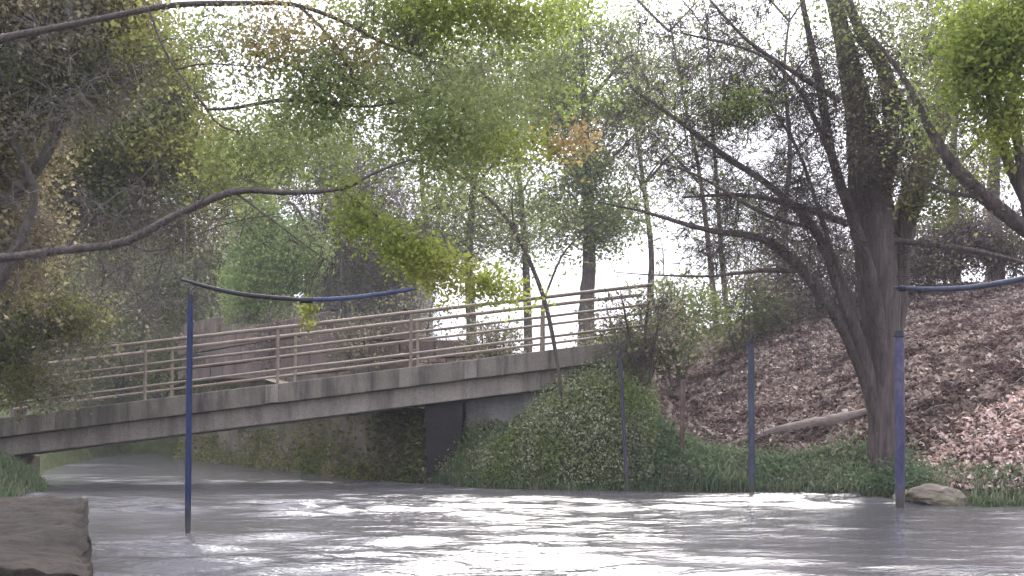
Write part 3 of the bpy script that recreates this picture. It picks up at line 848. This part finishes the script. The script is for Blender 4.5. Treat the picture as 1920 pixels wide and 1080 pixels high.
plant('weeping_tree', 'fresh green tree hanging down above the railing in front of the building', 'tree',
      [[(455, 760, 45, .22), (460, 600, 45, .2), (475, 450, 45, .15), (500, 330, 45, .1), (520, 260, 45, .05)],
       [(480, 430, 45, .1), (540, 380, 44.5, .07), (575, 430, 44.5, .04), (585, 520, 44.5, .02)],
       [(490, 380, 45, .08), (440, 350, 44.5, .06), (420, 420, 44.5, .03)]],
      [B((505, 470, 44.2), (85, 110, 1.6), 190, 85, .15, 'fresh', sig=.32, droop=.5),
       B((470, 560, 45.5), (55, 60, 1.5), 70, 50, .15, 'fresh', sig=.32, droop=.6),
       B((560, 480, 45), (35, 80, 1.2), 60, 50, .15, 'fresh', sig=.26, droop=.6),
       B((560, 280, 46), (130, 80, 2), 120, 60, .15, 'pale', sig=.4, sp=4, sl=1, sr=.009),
       B((430, 310, 46), (90, 70, 2), 90, 55, .15, 'olive', sig=.4)], 'bark', twig_r=.03)

# --- slender trees in the distance behind the bridge
SL = [  # px base, py base, Y, [(px,py)...] top path, trunk r, crown list
    (885, 620, 50, [(880, 480), (890, 330), (900, 180), (905, 40)], .24, [((880, 220), (110, 130), 110, 26, 'pale'), ((870, 420), (60, 90), 50, 22, 'pale')], 'slender hazy tree with grey green crown left of the distant pair'),
    (1100, 600, 46, [(1105, 470), (1100, 330), (1095, 180), (1085, 30)], .34, [((1090, 170), (120, 150), 170, 34, 'pale'), ((1100, 390), (85, 100), 90, 34, 'green')], 'broad hazy tree rising straight behind the right end of the railings'),
    (990, 610, 58, [(985, 480), (975, 350), (960, 180), (955, 50)], .22, [((980, 150), (120, 140), 130, 26, 'pale'), ((960, 400), (70, 90), 60, 26, 'pale')], 'slim pale tree behind the yellow green leaf spray'),
    (1215, 620, 52, [(1222, 480), (1205, 330), (1190, 200), (1200, 40)], .18, [((1210, 110), (90, 110), 90, 22, 'pale'), ((1220, 350), (60, 120), 60, 10, 'pale')], 'thin upright tree with sparse crown right of the railings'),
    (1345, 640, 36, [(1330, 480), (1310, 320), (1280, 180), (1255, 40)], .11, [((1290, 150), (90, 140), 90, 8, 'pale'), ((1330, 370), (70, 110), 70, 9, 'pale')], 'almost bare thin tree leaning left on the slope top'),
    (1370, 640, 40, [(1355, 500), (1345, 360), (1335, 210), (1325, 40)], .12, [((1340, 100), (80, 120), 80, 10, 'pale'), ((1390, 440), (70, 90), 70, 12, 'pale')], 'second thin bare tree on the slope top, close to the leaning one'),
    (790, 600, 60, [(800, 450), (790, 320), (800, 180), (790, 60)], .2, [((790, 150), (90, 110), 90, 24, 'pale'), ((840, 440), (50, 80), 40, 22, 'olive')], 'pale thin tree at the right corner of the concrete building'),
    (1480, 560, 44, [(1470, 420), (1480, 280), (1470, 140), (1480, 20)], .16, [((1450, 120), (110, 140), 90, 10, 'pale'), ((1480, 380), (80, 100), 80, 9, 'dusky')], 'bare twiggy tree behind the left limbs of the big trunk'),
    (1790, 520, 38, [(1790, 420), (1785, 300), (1795, 160), (1800, 20)], .2, [((1800, 280), (90, 130), 70, 16, 'pale'), ((1790, 60), (110, 90), 70, 24, 'pale')], 'pale trunk on the hilltop right of the big forked tree'),
    (1865, 560, 32, [(1865, 450), (1862, 350), (1868, 200), (1860, 40)], .3, [((1870, 250), (90, 130), 60, 16, 'pale'), ((1860, 60), (100, 90), 70, 24, 'olive')], 'darker straight trunk standing on the leafy hilltop at far right'),
]
for (bx, by, YY, path, r, crowns, lab) in SL:
    path = [(bx, by)] + path
    tr = [(x, y, YY, r * (1 - .8 * i / (len(path) - 1))) for i, (x, y) in enumerate(path)]
    gz = float(height(P(bx, by, YY)[0], YY))
    base_py = HOR - (gz - .15 - CAM_H) * FPX / YY
    tr = [(bx, base_py, YY, r * 1.1)] + tr
    limbs = [tr]
    for q in range(5):
        i = RNG.integers(2, len(path)); x, y = path[i]; s = RNG.choice((-1, 1)); l = RNG.uniform(40, 110) * 45 / YY
        limbs.append([(x, y + 20, YY, r * .35), (x + s * l * .5, y - l * .35, YY + RNG.normal(0, .5), r * .22), (x + s * l, y - l * .9, YY + RNG.normal(0, .8), r * .08)])
    bl = [B((c[0], c[1], YY), (rr[0] * 1.15, rr[1] * 1.1, 2.4), int(n * (1.5 if bx < 1150 else 1.3)), int(k * (1.6 if bx < 1150 else .8)), .0036 * YY, m, sig=.010 * YY, sp=(5 if bx < 1150 else 9), sl=.022 * YY, sr=.00022 * YY) for c, rr, n, k, m in crowns]
    plant('slender_tree', lab, 'tree', limbs, bl, 'bark', 'twig', 'slender trees behind the bridge and slope', twig_r=.02, limb_split=False)

# --- leaning sapling in front of the bridge end
plant('leaning_sapling', 'thin grey sapling arching left in front of the bridge railing', 'tree',
      [[(1056, 800, 21.2, .035), (1050, 720, 21.2, .034), (1040, 650, 21.2, .045), (1020, 560, 21.2, .05), (985, 470, 21.2, .045), (940, 395, 21.2, .04), (870, 335, 21.2, .03), (780, 300, 21.2, .018), (720, 290, 21.2, .01)],
       [(985, 470, 21.2, .03), (960, 400, 21.2, .02), (970, 300, 21.2, .01)],
       [(1020, 560, 21.2, .03), (1060, 470, 21.2, .02), (1120, 420, 21.2, .01)]],
      [B((900, 330, 21.2), (150, 90, .8), 70, 16, .07, 'pale', sig=.2, sp=5, sl=.5, sr=.005),
       B((1000, 420, 21.2), (120, 110, .8), 50, 10, .07, 'pale', sig=.2, sp=5, sl=.5, sr=.005)], 'bark', twig_r=.012)

# --- the big multi-stemmed tree at the water's edge
BT = 18.9
plant('big_forked_tree', 'massive dark tree with many stems fanning out at the water edge', 'tree',
      [[(1672, 925, BT, .36), (1664, 820, BT, .29), (1658, 700, BT, .29), (1648, 560, BT, .33), (1640, 440, BT, .35), (1632, 330, BT, .33), (1612, 210, BT, .24), (1585, 90, BT, .17), (1545, -80, BT, .11)],
       [(1664, 890, BT, .12), (1630, 745, BT, .12), (1580, 620, BT - .2, .11), (1505, 512, BT - .4, .09), (1450, 462, BT - .4, .075), (1400, 443, BT - .4, .06), (1320, 432, BT - .4, .045), (1210, 400, BT - .4, .025), (1120, 380, BT - .4, .012)],
       [(1650, 800, BT, .10), (1618, 660, BT - .2, .10), (1575, 540, BT - .4, .09), (1530, 430, BT - .5, .075), (1450, 350, BT - .6, .06), (1360, 290, BT - .6, .05), (1260, 215, BT - .6, .035), (1180, 160, BT - .6, .02)],
       [(1676, 880, BT, .2), (1672, 700, BT + .2, .2), (1678, 540, BT + .3, .24), (1690, 430, BT + .3, .23), (1735, 300, BT + .4, .21), (1775, 190, BT + .4, .18), (1805, 60, BT + .4, .15), (1840, -90, BT + .4, .11)],
       [(1655, 700, BT - .1, .12), (1640, 560, BT - .3, .12), (1600, 420, BT - .4, .10), (1560, 300, BT - .4, .08), (1535, 160, BT - .4, .07), (1510, 40, BT - .4, .05), (1490, -60, BT - .4, .04)],
       [(1640, 420, BT, .16), (1670, 260, BT - .3, .14), (1660, 140, BT - .3, .12), (1610, 50, BT - .3, .09), (1570, -60, BT - .3, .06)],
       [(1670, 450, BT - .2, .06), (1740, 458, BT - .5, .05), (1830, 470, BT - .7, .045), (1930, 495, BT - .9, .03), (2000, 520, BT - .9, .02)],
       [(1590, 420, BT - .4, .06), (1480, 380, BT - .6, .05), (1380, 365, BT - .6, .035), (1280, 370, BT - .6, .02)],
       [(1500, 508, BT - .4, .05), (1420, 508, BT - .6, .035), (1330, 518, BT - .6, .025), (1220, 515, BT - .6, .014), (1150, 510, BT - .6, .008)],
       [(1560, 300, BT - .4, .05), (1500, 170, BT - .6, .035), (1420, 100, BT - .6, .025), (1280, 62, BT - .6, .015)],
       [(1575, 190, BT - .4, .05), (1480, 130, BT - .5, .04), (1400, 75, BT - .5, .03), (1330, 0, BT - .5, .02)],
       [(1610, 600, BT - .3, .06), (1560, 470, BT - .5, .045), (1500, 290, BT - .5, .03), (1440, 190, BT - .5, .018)],
       [(1530, 430, BT - .5, .04), (1430, 400, BT - .8, .03), (1310, 330, BT - .8, .022), (1220, 300, BT - .8, .012)],
       [(1735, 300, BT + .4, .07), (1700, 220, BT + .2, .06), (1660, 130, BT, .05), (1580, 50, BT, .03)],
       ],
      [B((1400, 330, BT - .5), (200, 200, .9), 420, 1, .05, 'pale', sp=9, sl=.5, sr=.0045),
       B((1400, 110, BT - .5), (200, 130, .9), 280, 2, .05, 'pale', sp=9, sl=.5, sr=.0045),
       B((1540, 330, BT - .7), (120, 200, .8), 260, 2, .05, 'dusky', sp=8, sl=.5, sr=.0045),
       B((1560, 560, BT - .4), (110, 130, .8), 90, 0, .06, 'dusky', sp=6, sl=.55, sr=.0045),
       B((1640, 230, BT - .6), (120, 130, .7), 150, 17, .065, 'dusky', sig=.24, sp=7, sl=.4, sr=.0045),
       B((1660, 60, BT - .4), (180, 100, .9), 130, 18, .07, 'pale', sig=.26, sp=6, sl=.45, sr=.0045),
       B((1720, 170, BT), (100, 140, .8), 100, 22, .075, 'dusky', sig=.24, sp=5, sl=.45, sr=.0045),
       B((1700, 320, BT - .3), (70, 80, .6), 50, 30, .075, 'dusky', sig=.2, sp=4, sl=.4, sr=.0045),
       B((1390, 205, BT - .7), (60, 25, .4), 24, 34, .07, 'pale', sig=.15),
       B((1770, 350, BT - .4), (80, 60, .6), 30, 40, .075, 'olive', sig=.2),
       B((1780, 480, BT - .4), (130, 60, .6), 60, 2, .06, 'dusky', sp=5, sl=.5, sr=.0045),
       B((1250, 230, BT - .6), (110, 160, .7), 150, 7, .065, 'pale', sig=.2, sp=8, sl=.45, sr=.0045),
       ], 'bark_dark', twig_r=.013, group=None, sides=12)

# --- right overhanging tree, trunk outside the picture
plant('overhanging_tree', 'thick dark limb rising from the right edge under bright yellow green leaves', 'tree',
      [[(2180, 800, 13.5, .3), (2150, 620, 13.5, .28), (2110, 480, 13.5, .24), (2080, 250, 13.5, .2), (2040, -100, 13.5, .14)],
       [(2110, 520, 13.5, .14), (2000, 470, 13.5, .12), (1920, 425, 13.5, .10), (1850, 370, 13.5, .09), (1790, 310, 13.5, .075), (1745, 240, 13.5, .05), (1700, 150, 13.5, .035), (1640, 70, 13.5, .02)],
       [(1960, 440, 13.5, .08), (1905, 340, 13.6, .07), (1870, 240, 13.6, .06), (1850, 140, 13.6, .05), (1845, 20, 13.6, .03)],
       [(1930, 430, 13.5, .06), (1912, 300, 13.4, .06), (1900, 190, 13.4, .05), (1905, 60, 13.4, .035)],
       [(1850, 370, 13.5, .04), (1780, 360, 13.4, .025), (1720, 330, 13.4, .012)]],
      [B((1850, 110, 13.2), (75, 110, .6), 100, 42, .075, 'bright', sig=0.162),
       B((1905, 60, 13.2), (60, 90, .6), 60, 35, .075, 'bright', sig=0.162),
       B((1890, 240, 13.2), (50, 60, .5), 30, 23, .075, 'lime', sig=0.162),
       B((1760, 60, 13.6), (70, 100, .6), 60, 11, .06, 'pale', sig=0.203),
       B((1760, 200, 13.6), (60, 80, .6), 50, 11, .06, 'pale', sig=0.189),
       B((1850, 300, 13.4), (90, 110, .6), 50, 4, .06, 'dusky', sp=5, sl=.35, sr=.004)],
      'bark_dark', twig_r=.012, group='trees leaning over the river')

# --- shrubs on the far slope
for (px, py, YY, rx, ry, n, k, m, lab) in [
        (925, 640, 29.2, 50, 45, 60, 30, 'dusky', 'small brown brush at the right end of the block wall'),
        (400, 640, 41.5, 90, 60, 90, 14, 'dusky', 'bare grey brush in front of the far left end of the block wall'),
        (540, 635, 35.5, 80, 60, 90, 10, 'brown', 'bare brown brush in front of the middle of the block wall'),
        (690, 640, 29.6, 90, 60, 90, 8, 'dusky', 'twiggy weeds before the block wall, left of its red bricks'),
        (780, 600, 32.5, 60, 50, 50, 14, 'dusky', 'twiggy brush sprouting along the top of the block wall'),
        (1270, 600, 27, 90, 75, 110, 34, 'pale', 'pale green brush at the top of the bank past the bridge end'),
        (1390, 590, 29, 90, 70, 90, 24, 'dusky', 'greyish brush at the top of the bank, right of the pale green one'),
        (1205, 615, 21.9, 70, 70, 110, 6, 'dusky', 'bare brown bramble growing in front of the right end of the railings'),
        (1190, 640, 24.8, 90, 70, 110, 40, 'dusky', 'brown green brush just beyond the right end of the bridge'),
        (1640, 510, 30, 110, 70, 170, 30, 'brown', 'brown thicket behind the big forked trunk'),
        (1450, 560, 30, 90, 70, 130, 34, 'brown', 'brown bush at the top of the leaf slope between the thin bare trees'),
        (1880, 455, 29, 110, 70, 150, 30, 'brown', 'brown thicket at the right edge behind the pale blue bar'),
        (1530, 500, 31, 110, 100, 190, 30, 'brown', 'purplish bare thicket behind the left stems of the big trunk'),
        (1770, 470, 30, 130, 60, 170, 34, 'brown', 'brown thicket along the hilltop above the pale blue bar')]:
    gz = float(height(P(px, py, YY)[0], YY)); by = HOR - (gz - .1 - CAM_H) * FPX / YY
    plant('bank_bush', lab, 'bush',
          [[(px, by, YY, .05), (px + 5, py, YY, .035), (px + 15, py - ry, YY, .012)],
           [(px - 8, by, YY, .04), (px - rx * .4, py, YY, .03), (px - rx * .6, py - ry, YY, .01)],
           [(px + 8, by, YY, .04), (px + rx * .4, py, YY, .03), (px + rx * .7, py - ry, YY, .01)]],
          [B((px, py, YY), (rx, ry, 1.2), n, k, .1, m, sig=.26, sp=5, sl=.6, sr=.006)], 'bark', 'twig', twig_r=.014)

# ------------------------------------------------------------------ ground cover (stuff)
def scatter(n, x0, x1, y0, y1, cond):
    x = RNG.uniform(x0, x1, n); y = RNG.uniform(y0, y1, n)
    k = cond(x, y, river_sd(x, y)); x, y = x[k], y[k]
    return np.stack((x, y, height(x, y)), -1)

# dry leaves over the right bank
p = scatter(138000, 2.0, 17, 14.5, 31, lambda x, y, d: (d > .35 + .5 * (x < 6.6)) & (x + wob(x, y, 1.1, 9) * .7 > 2.6) & (x / y < .56))
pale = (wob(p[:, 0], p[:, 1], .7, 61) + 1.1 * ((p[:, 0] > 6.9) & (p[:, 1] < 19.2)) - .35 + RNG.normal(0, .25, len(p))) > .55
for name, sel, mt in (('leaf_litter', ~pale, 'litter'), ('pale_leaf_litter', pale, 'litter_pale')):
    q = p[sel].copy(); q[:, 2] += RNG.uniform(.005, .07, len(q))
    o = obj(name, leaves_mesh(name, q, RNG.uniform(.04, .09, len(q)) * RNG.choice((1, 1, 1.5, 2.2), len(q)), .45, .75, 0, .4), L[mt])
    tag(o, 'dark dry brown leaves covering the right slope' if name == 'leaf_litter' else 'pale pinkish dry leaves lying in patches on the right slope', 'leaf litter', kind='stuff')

Q = Quads()
for q in scatter(420, 3.4, 14, 15.5, 27, lambda x, y, d: (d > 1) & (x / y < .52)):
    a_ = RNG.uniform(0, 6.28); l = RNG.uniform(.12, .55)
    e = np.array((math.cos(a_) * l, math.sin(a_) * l))
    p0 = q + (0, 0, .06); p2_ = np.array((q[0] + e[0], q[1] + e[1], float(height(q[0] + e[0], q[1] + e[1])) + .07))
    tube(Q, np.array((p0, (p0 + p2_) / 2 + RNG.normal(0, .03, 3), p2_)), np.array((.012, .010, .005)), 4)
tag(obj('fallen_twigs', Q.mesh('fallen_twigs'), M['twig_pale']), 'small fallen twigs scattered in the dry leaves', 'twigs', kind='stuff')

# leafy green cover on the bridge bank
p = scatter(130000, -2.2, 4.2, 19.5, 25, lambda x, y, d: (d > .02) & (x + wob(x, y, 1.1, 9) * .7 < 3.0) & ~((y > 22.2) & (x < .6) & (d > 1.2)))
h = np.abs(RNG.normal(0, .2, len(p))) * (1 + .7 * wob(p[:, 0], p[:, 1], 2.2, 71))
p[:, 2] += np.abs(h)
o = obj('bank_ivy', leaves_mesh('bank_ivy', p, RNG.uniform(.03, .085, len(p)), .1, .55), L['ivy'])
tag(o, 'tangled green ground cover on the bank by the pier', 'ground cover', kind='stuff')

p = scatter(60000, 2.2, 6.9, 16, 23, lambda x, y, d: (d > -.02) & (d < 1.0 + .5 * wob(x, y, 1.5, 81)))
p[:, 2] += np.abs(RNG.normal(0, .16, len(p))) * (1 + .8 * wob(p[:, 0], p[:, 1], 2.6, 72))
o = obj('low_ground_cover', leaves_mesh('low_ground_cover', p, RNG.uniform(.04, .10, len(p)), .2, .5), L['dark_grass'])
tag(o, 'low grey green leafy cover along the water between the poles', 'ground cover', kind='stuff')

def blades(name, p, h, mat, lean=.35, w=.012):
    n = len(p)
    d = RNG.normal(0, 1, (n, 3)); d[:, 2] = 0; d /= np.linalg.norm(d, axis=1)[:, None]
    s = np.cross(d, (0, 0, 1.0))
    H = (h * RNG.uniform(.5, 1.2, n))[:, None]
    ln = RNG.uniform(0, lean, (n, 1)) * H
    m = p + d * ln * .35 + np.array((0, 0, 1)) * H * .6
    t = p + d * ln * 1.1 + np.array((0, 0, 1)) * H
    v = np.stack((p - s * w, p + s * w, m + s * w * .7, m - s * w * .7, t), 1)
    b = np.arange(n)[:, None] * 5
    f = np.concatenate([b + np.array([q]) for q in ((0, 1, 2), (0, 2, 3), (3, 2, 4))])
    return obj(name, mesh_np(name, v.reshape(-1, 3), f), L[mat])
p = scatter(60000, -2.0, 6.9, 16, 23, lambda x, y, d: (d > -.05) & (d < 1.15 + .5 * wob(x, y, 1.5, 81)))
tag(blades('bank_grass', p, .24 + .12 * wob(p[:, 0], p[:, 1], 1.9, 82), 'dark_grass', 1.2), 'dark green grass along the waterline of the right bank', 'grass', kind='stuff')
p = scatter(11000, 6.4, 11, 14, 18, lambda x, y, d: (d > -.02) & (d < 1.0) & (wob(x, y, 2.2, 91) > -.1))
tag(blades('water_edge_grass', p, np.full(len(p), .15), 'dark_grass', 1.2), 'olive grass tufts at the waterline below the pale leaves', 'grass', kind='stuff')
p = scatter(40000, -13, -7.2, 10, 24, lambda x, y, d: (d > 0) & (d < 3))
tag(blades('left_bank_grass', p, np.full(len(p), .18), 'dark_grass', 1.4), 'dark grass on the bank below the left abutment', 'grass', kind='stuff')

# moss and weeds hanging on the quay wall
qw = spline(np.array([(-1.3, 23.0), (-2.4, 23.5), (-6.9, 31.3), (-12, 40.2), (-14.2, 46.5)]), 200)
n = 26000
k = RNG.integers(0, 199, n); p2 = qw[k] + (qw[k + 1] - qw[k]) * RNG.random((n, 1))
tq = qw[k + 1] - qw[k]; tq /= np.linalg.norm(tq, axis=1)[:, None]
zz = RNG.random(n) ** 1.5 * (1.5 + .045 * (p2[:, 1] - 23) * 2)
off = .12 + np.abs(RNG.normal(0, .07, n)) + .12 * (1 - zz / 2.6) + .25 * np.maximum(0, .5 - zz)
pp = np.stack((p2[:, 0] - tq[:, 1] * off, p2[:, 1] + tq[:, 0] * off, zz), -1)
keepq = (wob(p2[:, 1], zz * 2.2, 1.4, 95) + RNG.normal(0, .3, n) + .5 * (zz < .35)) > -.05
sel = RNG.random(n) < .5
for nm, q, mt, lb in (('wall_weeds', pp[keepq & sel], 'dusky', 'brown dry weeds clinging to the wall beneath the bridge'), ('wall_moss', pp[keepq & ~sel], 'olive', 'olive moss and small leaves on the wall beneath the bridge')):
    o = obj(nm, leaves_mesh(nm, q, RNG.uniform(.05, .15, len(q)), .2, .6), L[mt]); tag(o, lb, 'moss', kind='stuff')

# stones at the right waterline
for i, (px, py, YY, s, lab) in enumerate([(1755, 930, 16.7, .36, 'low mossy boulder at the waterline right of the violet pole'),
                                          (1712, 928, 17.0, .24, 'small stone at the foot of the big trunk')]):
    bm = bmesh.new(); bmesh.ops.create_icosphere(bm, subdivisions=4, radius=s)
    for v in bm.verts:
        k = 1 + .35 * mnoise.noise(v.co * 3 + Vector((i * 5, 0, 0))) + .12 * mnoise.noise(v.co * 11)
        v.co = Vector((v.co.x * 1.5 * k, v.co.y * k, v.co.z * .62 * k))
    c = P(px, py, YY); c[2] = max(0, float(height(c[0], c[1]))) + .05
    o = tag(obj('boulder', bm_mesh(bm, 'boulder'), M['moss_wall']), lab, 'stone', 'stones at the waterline')
    o.location = c

# fallen log on the slope
logc = []
for px, py, r in ((1432, 812, .06), (1480, 804, .11), (1540, 795, .14), (1590, 784, .12), (1625, 772, .07)):
    Yq = 20.6; q = P(px, py, Yq); logc.append((*q, r))
for k, q in enumerate(logc):    # settle the log on the slope
    yy = np.linspace(19, 26, 200); xx = (q[0] / 20.6) * yy; zz = height(xx, yy); ray = CAM_H + (q[2] - CAM_H) / 20.6 * yy
    i = int(np.argmax(zz + .08 > ray)) if np.any(zz + .08 > ray) else 60
    logc[k] = (xx[i], yy[i], ray[i], q[3])
lg = empty('fallen_log', logc[2][:3], 'pale fallen log lying across the leaf covered slope', 'log')
Q = Quads(); s = spline(logc, 24); tube(Q, s[:, :3], s[:, 3], 10, .12); obj('stem', Q.mesh('stem'), M['log'], lg)
Q = Quads(); a0 = s[18]; tube(Q, spline([a0[:3], a0[:3] + (.12, -.1, -.1), a0[:3] + (-.1, -.3, -.32)], 8), np.linspace(.05, .02, 8), 6); obj('branch', Q.mesh('branch'), M['log'], lg)

# ------------------------------------------------------------------ air
if HAZE:
    bm = bmesh.new(); box_bm(bm, -420, 420, -95, 620, -2.5, 30)
    o = obj('haze', bm_mesh(bm, 'haze'))
    m, nt, out = new_mat('thin_haze')
    vp = nt.nodes.new("ShaderNodeVolumePrincipled")
    vp.inputs['Color'].default_value = (.93, .94, 1, 1); vp.inputs['Density'].default_value = HAZE
    nt.links.new(vp.outputs[0], out.inputs['Volume'])
    o.data.materials.append(m)
    tag(o, kind='stuff')
tri = sum(len(o.data.loop_triangles) if not o.data.calc_loop_triangles() else 0 for o in scene.objects if o.type == 'MESH')

print('TRIANGLES', tri, 'OBJECTS', len(scene.objects))
